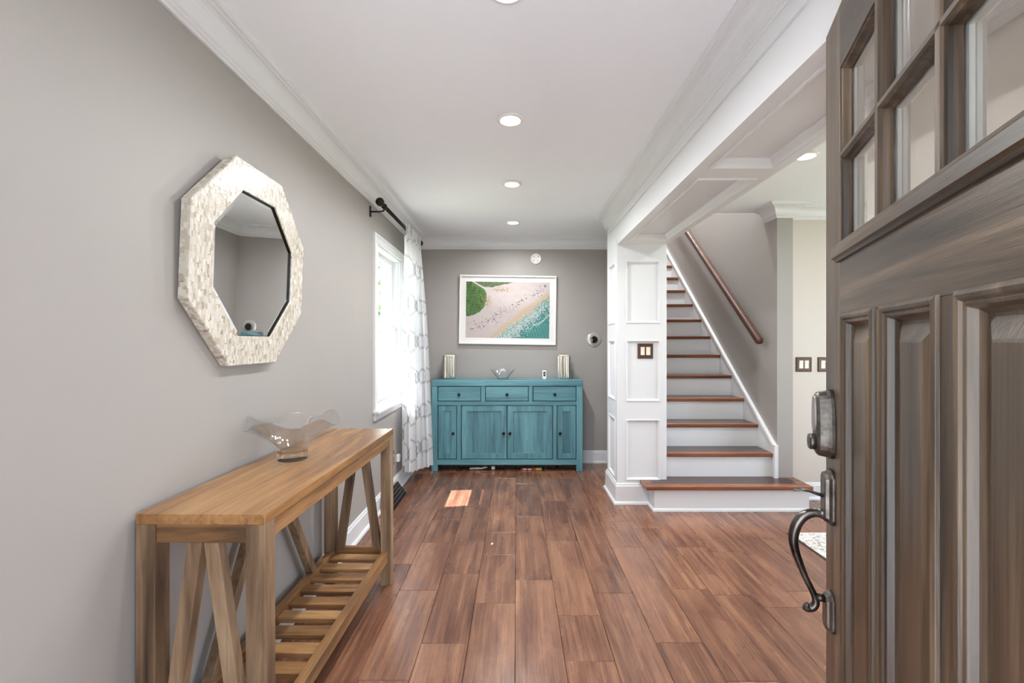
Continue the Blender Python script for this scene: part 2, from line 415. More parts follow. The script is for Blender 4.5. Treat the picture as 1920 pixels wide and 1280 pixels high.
for y in (WY0+.015, WY1-.027): m.box(XL-.03, XL-.018, y, y+.012, WZ0+.015, WZ1-.015)
m.build('jamb', TRIM, wn, world=True)
zm = 1.425
for nm, x, z0, z1 in (('upper_sash', XL-.10, zm-.02, WZ1-.015), ('lower_sash', XL-.062, WZ0+.015, zm+.022)):
    m = MB(); m.loops([*rect(lambda u, v, d: Vector((x + d, u, v)), WY0+.015, WY1-.015, z0, z1, [(0, 0), (0, .032), (.034, .032), (.038, .028), (.044, .020), (.044, .012), (.044, 0)])], ring=True)
    sh = m.build(nm, TRIM, wn, world=True)
    m = MB(); m.box(x+.012, x+.016, WY0+.057, WY1-.057, z0+.042, z1-.042); m.build('glass_pane', PANE, sh, world=True)
m = MB(); m.lathe([(.014, 0), (.014, .006), (.006, .008), (.006, .012)], (XL-.045, 3.80, zm+.022)); m.bar((XL-.045, 3.78, zm+.036), (XL-.045, 3.83, zm+.036), .01, .006); m.build('sash_lock', PLAST, wn, world=True)
# unseen window added to the next room to light the hall evenly
w2 = thing('added_window', 'unseen side window added to the adjoining room for its light', 'window', (3.97, 2.3, .45), 0, None, 'structure')
m = MB(); m.loops(rect(lambda u, v, d: Vector((3.9 - d, u, v)), 1.13, 3.47, .38, 2.32, [(0, 0), (0, .018), (.07, .018), (.07, 0)])); m.build('casing', TRIM, w2, world=True)
m = MB()
m.loops([*rect(lambda u, v, d: Vector((4.0 - d, u, v)), 1.2, 3.4, .45, 2.25, [(0, 0), (0, .04), (.05, .04), (.05, 0)])], ring=True); m.box(3.965, 3.995, 2.28, 2.32, .49, 2.21); m.build('sash', TRIM, w2, world=True)

# trees outside the window
LEAF = Mt('leaf_green', lin(110, 150, 80), .6); lk = LEAF; lk.base(lk.ramp(lk.noise(lk.coord(), 3, 3), [(.35, lin(70, 110, 50)), (.7, lin(150, 185, 110))])); LEAF = LEAF.m
BARK = wood('tree_bark', 'z', [lin(70, 58, 48), lin(110, 96, 82)], .9, 2, 12, .4)
def tree(x, y, h, r, label, seed):
    rr = random.Random(seed); t = thing('garden_tree', label, 'tree', (x, y, -.3), 0, 'trees outside the window')
    m = MB(); m.tube([(0, 0, 0), (.05, .02, h*.4), (0, .05, h*.75)], [.16, .12, .07]); m.build('trunk', BARK, t)
    m = MB()
    for i in range(5200):
        a = rr.uniform(0, 2*PI); cz = rr.uniform(-1, 1); q = rr.uniform(.55, 1.0)**.6; s_ = math.sqrt(1-cz*cz)
        bl = 1 + .25*math.sin(3*a+seed) * s_
        c = Vector((r*q*s_*math.cos(a)*bl, r*q*s_*math.sin(a)*bl, h*.62 + r*1.25*q*cz))
        u = Vector((rr.gauss(0,1), rr.gauss(0,1), rr.gauss(0,1))).normalized(); v = u.cross(Vector((rr.gauss(0,1), rr.gauss(0,1), rr.gauss(0,1)))).normalized(); l = rr.uniform(.05, .09)
        m.add([c-u*l, c+v*l*.5, c+u*l, c-v*l*.5], [(0,1,2,3)])
    m.build('foliage', LEAF, t)
tree(-4.6, 9.6, 4.6, 1.9, 'leafy green tree outside, nearest the window glass', 3)
tree(-7.0, 16.5, 6.5, 2.7, 'leafy green tree farther out in the garden behind the nearer one', 5)
tree(-2.9, 6.4, 2.1, .7, 'small rounded shrub-like tree low outside the window', 9)

# ------------------------------------------------------------------ staircase
R, G = .197, .247
Y1 = 3.51                      # nosing of the first tread
st = thing('staircase', 'straight staircase with walnut treads and white risers rising beside the column', 'staircase', (1.68, 3.6, 0))
SX0, SX1 = 1.223, 2.13
def step(i):
    y = Y1 + G*(i-1); z = R*i; x0, x1 = (1.005, 2.292) if i == 1 else (SX0, SX1)
    m = MB()
    if i == 1: m.box(x0+.07, x1-.07, y+.075, 3.70, z-.030, z); m.box(CX1, x1-.07, 3.70, 3.80, z-.030, z)
    else: m.box(x0, x1, y+.06, y+G+.03, z-.028, z)
    t = m.build('tread', TREAD, st, world=True)
    m = MB(); d = .075 if i == 1 else .06
    prof = [(0, -.001), (0, -.022), (.003, -.027), (.010, -.030), (d, -.030), (d, 0), (.010, 0), (.004, -.0)]
    L = []
    for x in (x0, x1): L.append([Vector((x, y + a, z + b + (.0 if k not in (0, 7) else -.0))) for k, (a, b) in enumerate(prof)])
    m.loops(L, True, True)
    if i == 1:
        m.box(x0, x0+.07, y+d, 3.699, z-.030, z); m.box(x1-.07, x1, y+d, 3.80, z-.030, z)
    m.build('nosing', NOSE, t, world=True)
    m = MB()
    if i == 1:
        m.box(1.075, 2.278, y+.028, CY0-.02, 0, z-.030)
        m.box(CX1+.01, 2.278, CY0-.02, 3.80, 0, z-.03)
        m.sweep([(0, .022), (.004, .022), (.012, .014), (.014, 0), (0, 0)], [(1.075, CY0-.035), (1.075, y+.028), (2.278, y+.028), (2.278, 3.79)], side=-1)
        m.sweep([(0, z-.03), (.008, z-.03), (.008, z-.034), (.002, z-.044), (0, z-.044)], [(1.075, CY0-.035), (1.075, y+.028), (2.278, y+.028), (2.278, 3.79)], side=-1)
    else:
        m.box(x0, x1, y+.026, y+.044, z-R, z-.028)
        m.box(x0, x1, y+.020, y+.026, z-.038, z-.028)
    m.build('riser', TRIM, st, world=True)
N = 14
for i in range(1, N+1): step(i)
k = R/G
m = MB(); zl = lambda y: .469 + (y-3.757)*k
fxs = lambda u, v, d: Vector((2.15 - d, u, v))
poly = [(3.752, .197), (3.752, zl(3.757)-.02), (7.1, zl(7.1)-.02), (7.1, zl(7.1)-.75), (3.95, .1)]
m.prism(poly, fxs, 0, .02)
m.build('skirt_board', TRIM, st, world=True)
m = MB()
cp = [(0, -.035), (.026, -.035), (.030, -.022), (.026, -.012), (.030, -.004), (.030, 0), (0, 0)]
L = []
for y, dz in ((3.75, 0), (7.1, 0)): L.append([Vector((2.15-a, y, zl(y)+b)) for a, b in cp])
m.loops(L, True, True); m.box(2.12, 2.15, 3.732, 3.766, .197, zl(3.757)-.002)
m.build('skirt_cap', TRIM, st, world=True)
# landing
m = MB(); m.box(1.224, 2.149, Y1+G*N+.02, 7.598, R*(N)-.2, R*N); m.build('landing', TREAD, st, world=True)
# handrail
hr = thing('handrail', 'dark walnut handrail fixed to the taupe stair wall', 'handrail', (2.07, 3.87, 1.3))
hp = [(-.022, -.028), (.022, -.028), (.026, -.014), (.020, -.004), (.030, .006), (.030, .018), (.018, .030), (-.018, .030), (-.030, .018), (-.030, .006), (-.020, -.004), (-.026, -.014)]
ya, za, yb = 3.88, 1.325, 6.9; sl = .81
d = Vector((0, 1, sl)).normalized(); nn = Vector((0, -d.z, d.y))
L = []
for i, t in enumerate((0, 1)):
    c = Vector((2.072, ya + (yb-ya)*t, za + (yb-ya)*t*sl)); L.append([c + Vector((1,0,0))*a + nn*b for a, b in hp])
m = MB(); m.loops(L, True, True); m.build('rail', HRAIL, hr, world=True, bevel=.003)
m = MB(); c = Vector((2.072, ya, za)); m.lathe([(.024, .022), (.030, .014), (.031, -.006), (.026, -.020), (.014, -.027), (0.001, -.029)], c, n=20)
m.build('end_cap', HRAIL, hr, world=True)
for y in (4.35, 5.5, 6.6):
    z = za + (y-ya)*sl - .028
    m = MB(); m.tube([(2.072, y, z), (2.072, y, z-.03), (2.09, y, z-.05), (2.145, y, z-.055)], .006); m.lathe([(.03, 0), (.03, .005), (.012, .008)], (2.149, y, z-.055), 'x', M=Matrix.Scale(-1, 4, (1,0,0)))
    m.build('bracket', IRON, hr, world=True)

# ------------------------------------------------------------------ recessed lights
EM = Mt('lamp_lens'); e = EM.node('ShaderNodeEmission'); e.inputs[0].default_value = (1, .96, .9, 1); e.inputs[1].default_value = 9
EM.link(e.outputs[0], EM.n['Material Output'].inputs[0]); EM = EM.m
def can(x, y, label, zc=ZC, en=6):
    t = thing('recessed_light', label, 'ceiling light', (x, y, zc), 0, 'recessed ceiling lights')
    m = MB(); m.lathe([(.050, -.004), (.050, -.010), (.056, -.012), (.066, -.008), (.069, 0)], n=40); m.build('trim_ring', PLAST, t)
    m = MB(); m.lathe([(.0505, -.0045), (.0505, -.0065), (.04, -.0085), (.001, -.0095)], n=40); m.build('lens', EM, t)
    d = bpy.data.lights.new('lamp', 'AREA'); d.shape = 'DISK'; d.size = .095; d.energy = en; d.color = (.97, .985, 1); d.spread = 2.85
    o = bpy.data.objects.new('lamp', d); COL.objects.link(o); o.parent = t; o.location = (0, 0, -.013)
can(-.03, 1.455, 'recessed ceiling light cut by the top edge, nearest the doorway')
can(-.03, 2.313, 'largest fully visible recessed light, above the middle of the hall')
can(-.03, 3.25, 'recessed light second from the end wall', en=12)
can(-.03, 4.29, 'smallest recessed light, closest to the end wall above the picture', en=7.5)
can(1.76, 2.76, 'recessed light in the adjoining ceiling beyond the beam')

can(1.69, 4.9, 'unseen added light high in the stairwell ceiling above the lower flight', 4.9, 52)  # unseen lamp added to brighten the stair wall
can(1.69, 6.3, 'unseen added light high in the stairwell ceiling above the landing', 4.9, 36)  # second unseen lamp, added for more light in the stairwell
# ------------------------------------------------------------------ sideboard
SB = thing('sideboard', 'distressed teal wooden sideboard against the end wall', 'sideboard', (-.0935, 4.78, 0))
q = .0011018; Y0 = 4.626; YK = 4.93
X = lambda zx: -.862 + (zx-45)*q
Z = lambda zy: .925 - (zy-360)*.0011012
def sb(nm, mat, *boxes, bevel=.002, parent=None):
    m = MB()
    for b in boxes: m.box(*b)
    return m.build(nm, mat, parent or SB, world=True, bevel=bevel)
sb('top', TEALX, (X(45), X(1440), Y0-.004, YK, Z(412), Z(360)), bevel=.003)
for a, b in ((45, 100), (1383, 1440)): sb('side_post', TEALZ, (X(a), X(b), Y0, Y0+.06, 0, Z(412)), bevel=.003)
for a, b in ((45, 100), (1383, 1440)):
    sb('side_panel', TEALZ, (X(a)+.004, X(b)-.02, Y0+.06, YK-.05, Z(1140), Z(412)))
    sb('back_leg', TEALZ, (X(a), X(b), YK-.05, YK, 0, Z(412)))
sb('rail', TEALX, (X(100), X(1383), Y0+.001, Y0+.03, Z(590), Z(555)))
sb('rail', TEALX, (X(100), X(1383), Y0+.001, Y0+.03, Z(1140), Z(1091)))
for a, b in ((503, 540), (943, 980)): sb('divider', TEALZ, (X(a), X(b), Y0+.002, Y0+.03, Z(555), Z(412)))
for a, b in ((279, 317), (1166, 1202)): sb('divider', TEALZ, (X(a), X(b), Y0+.002, Y0+.03, Z(1091), Z(590)))
sb('carcass', DARKV, (X(100)-.001, X(1383)+.001, Y0+.032, YK-.01, Z(1138), Z(412)+.001), bevel=0)
KN = [(.006, 0), (.007, .010), (.013, .014), (.016, .020), (.015, .026), (.009, .031), (.001, .032)]
def knob(x, z, parent):
    m = MB(); m.lathe([(r, -h) for r, h in KN], (x, Y0+.004, z), 'y', n=20); m.build('knob', Mt_knob, parent, world=True)
Mt_knob = Mt('aged_bronze_knob', lin(52, 46, 46), .25, .8).m
for a, b, kx in ((106.5, 497.5, 300), (545.5, 937.5, 742), (985.5, 1377.5, 1182)):
    dr = sb('drawer', TEALX, (X(a), X(b), Y0+.004, Y0+.024, Z(549.5), Z(418.5)), bevel=.0025); knob(X(kx), Z(489), dr)
for a, b, p0, p1, kx in ((106.5, 273.5, 155, 225, 247), (323.5, 738.5, 374, 687, 711), (745.5, 1160.5, 797, 1110, 769), (1208.5, 1377, 1258, 1330, 1231)):
    f = lambda u, v, d: Vector((u, Y0+.005-d, v)); wd = X(p0)-X(a)
    m = MB(); m.loops(rect(f, X(a), X(b), Z(1085), Z(595.5), [(0, -.019), (0, 0), (wd, 0), (wd, -.019)]), ring=True)
    dd = m.build('door', TEALZ, SB, world=True, bevel=.002)
    m = MB(); m.box(X(p0)-.002, X(b)-X(p0)+X(a)+.002, Y0+.017, Y0+.022, Z(1038), Z(645)); m.build('door_panel', TEALZ, dd, world=True)
    knob(X(kx), Z(847), dd)
SBZ = .925
# fluted mercury glass candle holders
MERC = Mt('mercury_glass', lin(205, 198, 182), .16, .95); kk = MERC; kk.base(kk.ramp(kk.noise(kk.coord((75, 75, 2.5)), 1, 3, .6), [(.34, lin(120, 108, 84)), (.44, lin(206, 198, 180)), (.66, lin(246, 244, 238))])); MERC = MERC.m  # vertical bright and dark streaks paint the light and shade of the flutes
WAX = Mt('cream_wax', lin(225, 212, 185), .5, **{'Subsurface Weight': .2}).m
def vase(x, y, label):
    t = thing('candle_holder', label, 'candle holder', (x, y, SBZ), 0, 'silver candle holders on the sideboard')
    m = MB(); n = 160; L = []
    for r0, z in ((.060, 0), (.066, .003), (.067, .01), (.067, .235), (.066, .243), (.064, .244), (.062, .240), (.062, .20)):
        L.append([Vector(((r0 + (.009*abs(math.sin(a*9))-.006 if .002 < z else 0))*math.cos(a), (r0 + (.009*abs(math.sin(a*9))-.006 if .002 < z else 0))*math.sin(a), z)) for a in [2*PI*k_/n for k_ in range(n)]])
    m.loops(L, True, False, smooth=True); m.build('fluted_cylinder', MERC, t)
    m = MB(); m.lathe([(.054, .12), (.056, .122), (.056, .250), (.052, .255), (.001, .252)], n=40); m.build('candle', WAX, t)
    m = MB(); m.tube([(0, 0, .252), (.001, 0, .258), (.003, 0, .262)], .0012, 6); m.build('wick', BLACK, t)
vase(-.712, 4.84, 'fluted silver candle holder near the curtain end of the sideboard')
vase(.508, 4.84, 'fluted silver candle holder beside the small white gauge on the sideboard')
# clear angular bowl
def ring4(r, z, tw=0, k=48):
    l = []
    for i in range(k):
        a = 2*PI*i/k; p = 3.2; c_, s_ = math.cos(a), math.sin(a); rr = r/((abs(c_)**p + abs(s_)**p)**(1/p)); l.append(Vector((rr*c_, rr*s_*.75, z + (.010*math.cos(4*a) if tw else 0))))
    return l
t = thing('glass_dish', 'small clear glass dish at the centre of the teal sideboard top', 'dish', (-.143, 4.80, SBZ))
m = MB(); m.loops([ring4(.062, .012), ring4(.085, .04), ring4(.130, .098, 1), ring4(.128, .101, 1), ring4(.126, .099, 1), ring4(.080, .042), ring4(.056, .014)], False, False, smooth=True); m.build('bowl', THIN, t)
m = MB(); m.loops([ring4(.055, 0), ring4(.060, .003), ring4(.060, .011), ring4(.055, .014)], True, True, smooth=False); m.build('base', GLASS, t)
# small gauge
t = thing('thermometer', 'small white upright digital gauge on the sideboard top', 'thermometer', (.297, 4.80, SBZ))
m = MB(); m.box(-.021, .021, -.008, .010, .014, .092); m.build('body', PLAST, t, bevel=.004)
m = MB(); m.box(-.017, .017, -.014, .014, 0, .014); m.build('foot', PLAST, t, bevel=.003)
m = MB(); m.box(-.011, .011, -.0095, -.0078, .030, .078); s_ = m.build('screen', BLACK, t)
m = MB(); m.box(-.004, .004, -.0105, -.0094, .044, .066); m.build('display_digits', Mt('grey_display', lin(120, 120, 118), .4).m, s_)

# stuff under the sideboard
t = thing('toy_wand', 'white and black stick toy lying under the sideboard', 'toy', (-.40, 4.70, 0))
m = MB(); m.tube([(-.20, .02, .012), (-.05, .01, .012), (.03, 0, .014)], [.004, .006, .006]); m.build('handle', BLACK, t)
m = MB(); m.tube([(-.08, -.012, .012), (.0, -.012, .016), (.04, -.01, .013), (.075, 0, .022), (.10, .005, .018)], [.009, .010, .008, .011, .006]); m.build('grip', PLAST, t)
m = MB(); m.lathe([(.001, 0), (.012, .003), (.019, .010), (.022, .0215), (.019, .033), (.012, .040), (.001, .043)], n=24)
o = m.build('toy_ball', PLAST, loc=(-.238, 4.685, 0)); tag(o, 'white ball on the floor under the sideboard, beside the stick toy', 'ball')
t = thing('toy_box', 'thin red and yellow packet lying under the right half of the sideboard', 'packet', (.155, 4.69, 0))
m = MB(); m.box(-.105, .045, -.02, .02, 0, .020); m.build('sleeve', Mt('red_card', lin(170, 60, 45), .5).m, t, bevel=.002)
m = MB(); m.box(.045, .105, -.019, .019, 0, .022); m.build('end_flap', Mt('yellow_card', lin(205, 180, 60), .5).m, t, bevel=.002)
m = MB(); m.box(-.085, -.05, -.0212, -.0198, .004, .016); m.box(-.035, .0, -.0212, -.0198, .004, .016); m.build('label_patch', PLAST, t)

# ------------------------------------------------------------------ framed beach print
pf = thing('framed_picture', 'white framed aerial beach photograph above the sideboard', 'picture', (-.093, YB, 1.664)); pf.rotation_euler = (0, math.radians(.8), 0)
PWd, PHt = 1.052/2, .75/2
fp = lambda u, v, d: Vector((u, -d, v))
m = MB(); m.loops(rect(fp, -PWd, PWd, -PHt, PHt, [(0, .004), (0, .030), (.003, .033), (.016, .033), (.018, .028), (.019, .014), (.019, .004)]), ring=True); m.build('frame', PLAST, pf)
m = MB(); m.box(-PWd+.018, PWd-.018, -.012, -.004, -PHt+.018, PHt-.018); m.build('mat_board', Mt('mat_white', lin(238, 236, 234), .7).m, pf)
AW, AH = .455, .305
nx, nz = 300, 200
from mathutils import noise as mn
def sm(a, b, x): t_ = min(1, max(0, (x-a)/(b-a))); return t_*t_*(3-2*t_)
def mx(a, b, t_): return [a[i]+(b[i]-a[i])*t_ for i in range(3)]
rp = random.Random(4)
dots = []
for i in range(230):
    t_ = rp.random(); u = .05 + .9*t_; v = .13 + .80*t_ + rp.gauss(0, .045) - .02
    if v < .98: dots.append((u, v, rp.choice([.003, .004, .006, .008]) , rp.choice([(40,40,60), (60,60,80), (170,60,90), (60,110,130), (230,230,235), (90,70,70), (30,30,40)])))
grid = {}
for d_ in dots: grid.setdefault((int(d_[0]*20), int(d_[1]*20)), []).append(d_)
def art(u, v):
    n1 = mn.noise((u*5, v*5, 0)); n2 = mn.noise((u*18, v*14, 3)); n3 = mn.noise((u*60, v*45, 7)); n4 = mn.noise((u*8, v*60, 1))
    c = [226+6*n2, 212+6*n2, 208+6*n2]
    s_ = u*.78 - v*.86 + .13 + .035*n1 + .012*n2              # positive towards the sea (lower right)
    e_ = u - (.27 + .86*v) + .05*n1 + .02*n2                   # shoreline distance
    if e_ > -.08: c = mx(c, [226, 196, 160], sm(-.06, .03, e_)*(.8+.3*n2))
    if e_ > .05:
        sea = mx([150, 190, 170], [70, 150, 145], sm(.08, .42, e_+.1*n1)); sea = mx(sea, [52, 140, 140], max(0, n4)*.8)
        c = mx(c, sea, sm(.05, .14, e_+.04*n2))
        foam = sm(.12, .3, n3 + .35*n2 + .45 - abs(e_-.20)*3.2 - max(0, v-.45)*1.2)
        c = mx(c, [226, 230, 232], foam*.85)
        tr = abs((v-.40) - (u-1.0)*.95 + .02*math.sin(u*30)); 
        if u > .80: c = mx(c, [228, 234, 234], (1-sm(.006, .022, tr))*.8)
        if u > .72 and v < .25: c = mx(c, [170, 205, 200], .35*max(0, math.sin((u*1.6+v*.35)*110)))
    gl = (1-u/.24) - max(0, abs(v-.72)-.0)*2.1 + .12*n1 + .05*n2
    if u < .30 and v > .36 and (u < .245*math.sqrt(max(0, 1-((v-.72)/.34)**2)) + .012*n2 + .01*n1): c = mx([58, 96, 38], [112, 150, 78], max(0, min(1, .5+n3+.5*n2)))
    if v > .90 + .10*sm(.25, .62, u) - .02*n2 and .1 < u < .6: c = mx([84, 108, 62], [128, 140, 100], .5+n3)
    pa = abs(v - (1.0 - (u-.08)*.85)) 
    if .07 < u < .25 and v > .82: c = mx(c, [232, 226, 214], 1-sm(.010, .022, pa))
    for cu, cv, ru, rv in ((.43, .86, .13, .05), (.25, .66, .06, .13)):
        q_ = ((u-cu)/ru)**2 + ((v-cv)/rv)**2
        if q_ < 1.3 and n3 > .1*q_ - .05: c = mx(c, [176, 150, 96], .7*(1-q_/1.4))
    gx, gy = int(u*20), int(v*20)
    for a in (-1, 0, 1):
        for b in (-1, 0, 1):
            for du, dv, r_, dc in grid.get((gx+a, gy+b), ()):
                if (u-du)**2*2.2 + (v-dv)**2 < r_*r_*1.2: c = list(dc)
    return tuple(q_*.74 for q_ in lin(*[max(0, min(255, x_)) for x_ in c])[:3]) + (1,)
m = MB(); vsx = [(-AW + 2*AW*i/nx, -.0128, -AH + 2*AH*j/nz) for j in range(nz+1) for i in range(nx+1)]
fsx = [(j*(nx+1)+i, j*(nx+1)+i+1, (j+1)*(nx+1)+i+1, (j+1)*(nx+1)+i) for j in range(nz) for i in range(nx)]
m.add(vsx, fsx)
ART = Mt('beach_print', rough=.6); aa = ART.node('ShaderNodeAttribute', attribute_name='ink'); ART.base(aa.outputs['Color']); ART = ART.m
po = m.build('print', ART, pf)
ic = po.data.color_attributes.new('ink', 'FLOAT_COLOR', 'POINT')
for j in range(nz+1):
    for i in range(nx+1): ic.data[j*(nx+1)+i].color = art(i/nx, j/nz)
m = MB(); m.box(-PWd+.0185, PWd-.0185, -.0175, -.0160, -PHt+.0185, PHt-.0185); m.build('glazing', glass_thin('picture_glass', -.1), pf)

# smoke detector base, thermostat
t = thing('smoke_detector', 'round white detector mounting plate high on the end wall', 'smoke detector', (.215, YB, 2.223))
m = MB(); m.lathe([(.058, 0), (.058, -.010), (.054, -.014), (.050, -.0145), (.048, -.013), (.001, -.013)], axis='y', n=40); m.build('plate', PLAST, t)
for a in (.8, 2.3, 3.9, 5.4):
    m = MB(); m.box(.034*math.cos(a)-.003, .034*math.cos(a)+.003, -.0146, -.0125, .034*math.sin(a)-.008, .034*math.sin(a)+.008); m.build('slot', Mt('grey_slot', lin(110, 106, 100), .5).m if a == .8 else bpy.data.materials['grey_slot'], t)
t = thing('thermostat', 'round thermostat with black dial on a clear ring beside the column', 'thermostat', (.846, YB, 1.342))
m = MB(); m.lathe([(.078, 0), (.078, -.006), (.075, -.009), (.045, -.010), (.001, -.010)], axis='y', n=48); m.build('backplate', Mt('brushed_ring', lin(190, 188, 182), .25, .35).m, t)
m = MB(); m.lathe([(.040, -.009), (.041, -.022), (.039, -.026), (.036, -.027)], axis='y', n=48); m.build('dial_ring', Mt('steel', lin(150, 150, 152), .2, 1).m, t)
m = MB(); m.lathe([(.036, -.0265), (.030, -.029), (.001, -.030)], axis='y', n=48); m.build('dial_face', BLACK, t)

# ------------------------------------------------------------------ switch plates, outlets
BRZ = Mt('bronze_plate', lin(84, 60, 48), .3, .25).m; IVO = Mt('ivory_rocker', lin(238, 226, 210), .35).m
def plate(name, label, cat, loc, w_, h_, gangs, rz=0, group=None):
    t = thing(name, label, cat, loc, rz, group); f = lambda u, v, d: Vector((u, -d, v))
    m = MB(); m.loops(rect(f, -w_/2, w_/2, -h_/2, h_/2, [(0, 0), (0, .004), (.004, .008), (.010, .0085), (.013, .005), (.020, .005)]), False, True); m.build('cover_plate', BRZ, t, bevel=.0008)
    for g in range(gangs):
        c = (g - (gangs-1)/2)*.046
        m = MB()
        m.add([(c-.0165, -.005, -.033), (c+.0165, -.005, -.033), (c+.0165, -.005, .033), (c-.0165, -.005, .033), (c-.016, -.0075, -.0325), (c+.016, -.0075, -.0325), (c+.016, -.0065, 0), (c-.016, -.0065, 0), (c+.016, -.0105, .0325), (c-.016, -.0105, .0325)],
              [(0,1,5,4), (4,5,6,7), (7,6,8,9), (9,8,2,3), (0,4,7,3), (7,9,3), (1,2,6,5), (6,2,8)], False)
        m.build('rocker', IVO, t)
    return t
plate('switch_plate', 'bronze double switch plate on the white column panel', 'light switch', (1.053, CY0+D*.9, 1.241), .126, .122, 2, 0)
plate('switch_plate', 'complete bronze double switch plate on the cream wall beside the stairs', 'light switch', (2.406, 3.81, 1.127), .134, .122, 2, 0)
plate('switch_plate', 'bronze switch plate half hidden behind the edge of the open door', 'light switch', (2.590, 3.81, 1.127), .134, .122, 2, 0)
t = plate('wall_outlet', 'bronze outlet low on the left wall behind the table leg', 'outlet', (XL, 3.90, .315), .078, .122, 1, PI/2)
t = thing('plug_adapter', 'small white plug-in device low on the wall beside the curtain', 'plug', (XL, 4.05, .285), PI/2)
m = MB(); m.box(-.028, .028, -.030, 0, -.032, .032); m.build('body', PLAST, t, bevel=.006)
m = MB(); m.box(-.012, .012, -.0315, -.029, -.016, .008); m.build('vent_grille', Mt('pale_grey', lin(190, 190, 190), .5).m, t)

# floor register on baseboard
t = thing('floor_register', 'dark pierced metal register against the left baseboard by the table', 'vent', (XL+.031, 3.72, 0))
prf = [(0, 0), (0, .108), (.010, .110), (.082, .012), (.082, 0)]
m = MB(); m.loops([[Vector((a, y, b)) for a, b in prf] for y in (-.22, .22)], True, True); m.build('housing', IRON, t, bevel=.002)
m = MB()
d0 = Vector((.082-.010, 0, .012-.110)); ln = d0.length; d0.normalize(); nr = Vector((-d0.z, 0, d0.x))
for i in range(18):
    for j in range(4):
        c = Vector((.010, 0, .110)) + d0*(ln*(.16+.22*j)) + Vector((0, -.2+.0235*i + (.011 if j % 2 else 0), 0)) + nr*.0004
        u = d0*.007; v = Vector((0, .007, 0)); m.add([c-u, c+v, c+u, c-v, c-u+nr*.001, c+v+nr*.001, c+u+nr*.001, c-v+nr*.001], [(4,5,6,7), (0,1,5,4), (1,2,6,5), (2,3,7,6), (3,0,4,7)])
m.build('grille', Mt('register_highlight', lin(110, 96, 88), .5, .3).m, t)

# ------------------------------------------------------------------ curtain and rod
rd = thing('curtain_rod', 'dark metal curtain rod with round finials above the window', 'curtain rod', (-.96, 3.9, 2.30))
m = MB(); m.tube([(-.96, 3.24, 2.30), (-.96, 4.50, 2.30)], .0145, 20); m.build('pole', IRON, rd, world=True)
for y, s_ in ((3.24, -1), (4.50, 1)):
    m = MB(); m.lathe([(.015, -.01), (.020, -.006), (.020, 0), (.012, .004), (.013, .010), (.024, .016), (.030, .030), (.030, .042), (.024, .055), (.013, .062), (.001, .064)], (-.96, y, 2.30), 'y', 28, M=Matrix.Scale(s_, 4, (0,1,0)))
    m.build('finial', IRON, rd, world=True)
for y in (3.31, 4.46):
    m = MB(); m.lathe([(.0145, -.008), (.020, -.008), (.020, .008), (.0145, .008)], (-.96, y, 2.30), 'y', 24)
    m.tube([(-.96, y, 2.283), (-.965, y, 2.268), (-.99, y, 2.262), (-1.06, y, 2.262)], .006); m.box(XL, XL+.008, y-.011, y+.011, 2.225, 2.30)
    m.build('bracket', IRON, rd, world=True)
k = Mt('curtain_trellis_cloth', rough=.85); uvn = k.node('ShaderNodeUVMap'); sx = k.node('ShaderNodeSeparateXYZ'); k.link(uvn.outputs[0], sx.inputs[0])
W_, P_ = .30, .33
def fam(sign, ph):
    wv = k.math('MULTIPLY', k.math('COSINE', k.math('MULTIPLY', sx.outputs[1], 2*PI/P_)), sign*W_*.29)
    a = k.math('ADD', k.math('ADD', sx.outputs[0], wv), ph + 10*W_)
    fr = k.math('ABSOLUTE', k.math('SUBTRACT', k.math('MODULO', a, W_), W_/2))
    dd_ = k.math('ABSOLUTE', k.math('SUBTRACT', fr, .0095))
    return k.math('LESS_THAN', dd_, .0038)
ln_ = k.math('MAXIMUM', fam(1, 0), fam(-1, W_/2))
cc = k.mix(ln_, lin(238, 239, 240), lin(128, 124, 122))
k.base(cc); out = k.n['Material Output']; tl = k.node('ShaderNodeBsdfTranslucent'); k.link(cc, tl.inputs[0]); mxs = k.node('ShaderNodeMixShader'); mxs.inputs[0].default_value = .42
k.link(k.b.outputs[0], mxs.inputs[1]); k.link(tl.outputs[0], mxs.inputs[2]); k.link(mxs.outputs[0], out.inputs[0])
k.bump(k.noise(k.coord((1,1,1)), 900, 2), .1, .0005); CURT = k.m
NU, NV = 220, 70; m = MB(); vv = []; uv = []
for j in range(NV+1):
    t_ = j/NV
    for i in range(NU+1):
        u = i/NU
        if t_ < .03: g_ = 0
        amp = .014 + .034*min(1, t_*3)*(.75+.35*t_)
        ph = 2*PI*(4.0*u + .12*math.sin(2*PI*u*1.3)) + .35*math.sin(t_*2.2)
        xt, yt = -.955, 3.86 + .61*u
        xb, yb_ = -.985 + .125*u, 3.99 + .47*u
        s_ = t_**.85
        x = xt*(1-s_) + xb*s_ + amp*math.sin(ph) + .010*math.sin(3.3*ph*.5+1.0)*min(1, t_*4)
        y = yt*(1-s_) + yb_*s_ + amp*.55*math.sin(2*ph+.7)*min(1, t_*4)
        zb = .165 - .07*u + .012*math.sin(ph)
        z = 2.335*(1-t_) + zb*t_
        if t_ < .045:   # rod pocket hugging the rod
            x = -.955 + (.019 + .005*math.sin(2*PI*14*u))*1.0
        vv.append((x, y, z)); uv.append((u*1.25, z))
ff = [(j*(NU+1)+i, j*(NU+1)+i+1, (j+1)*(NU+1)+i+1, (j+1)*(NU+1)+i) for j in range(NV) for i in range(NU)]
m.add(vv, ff, True)
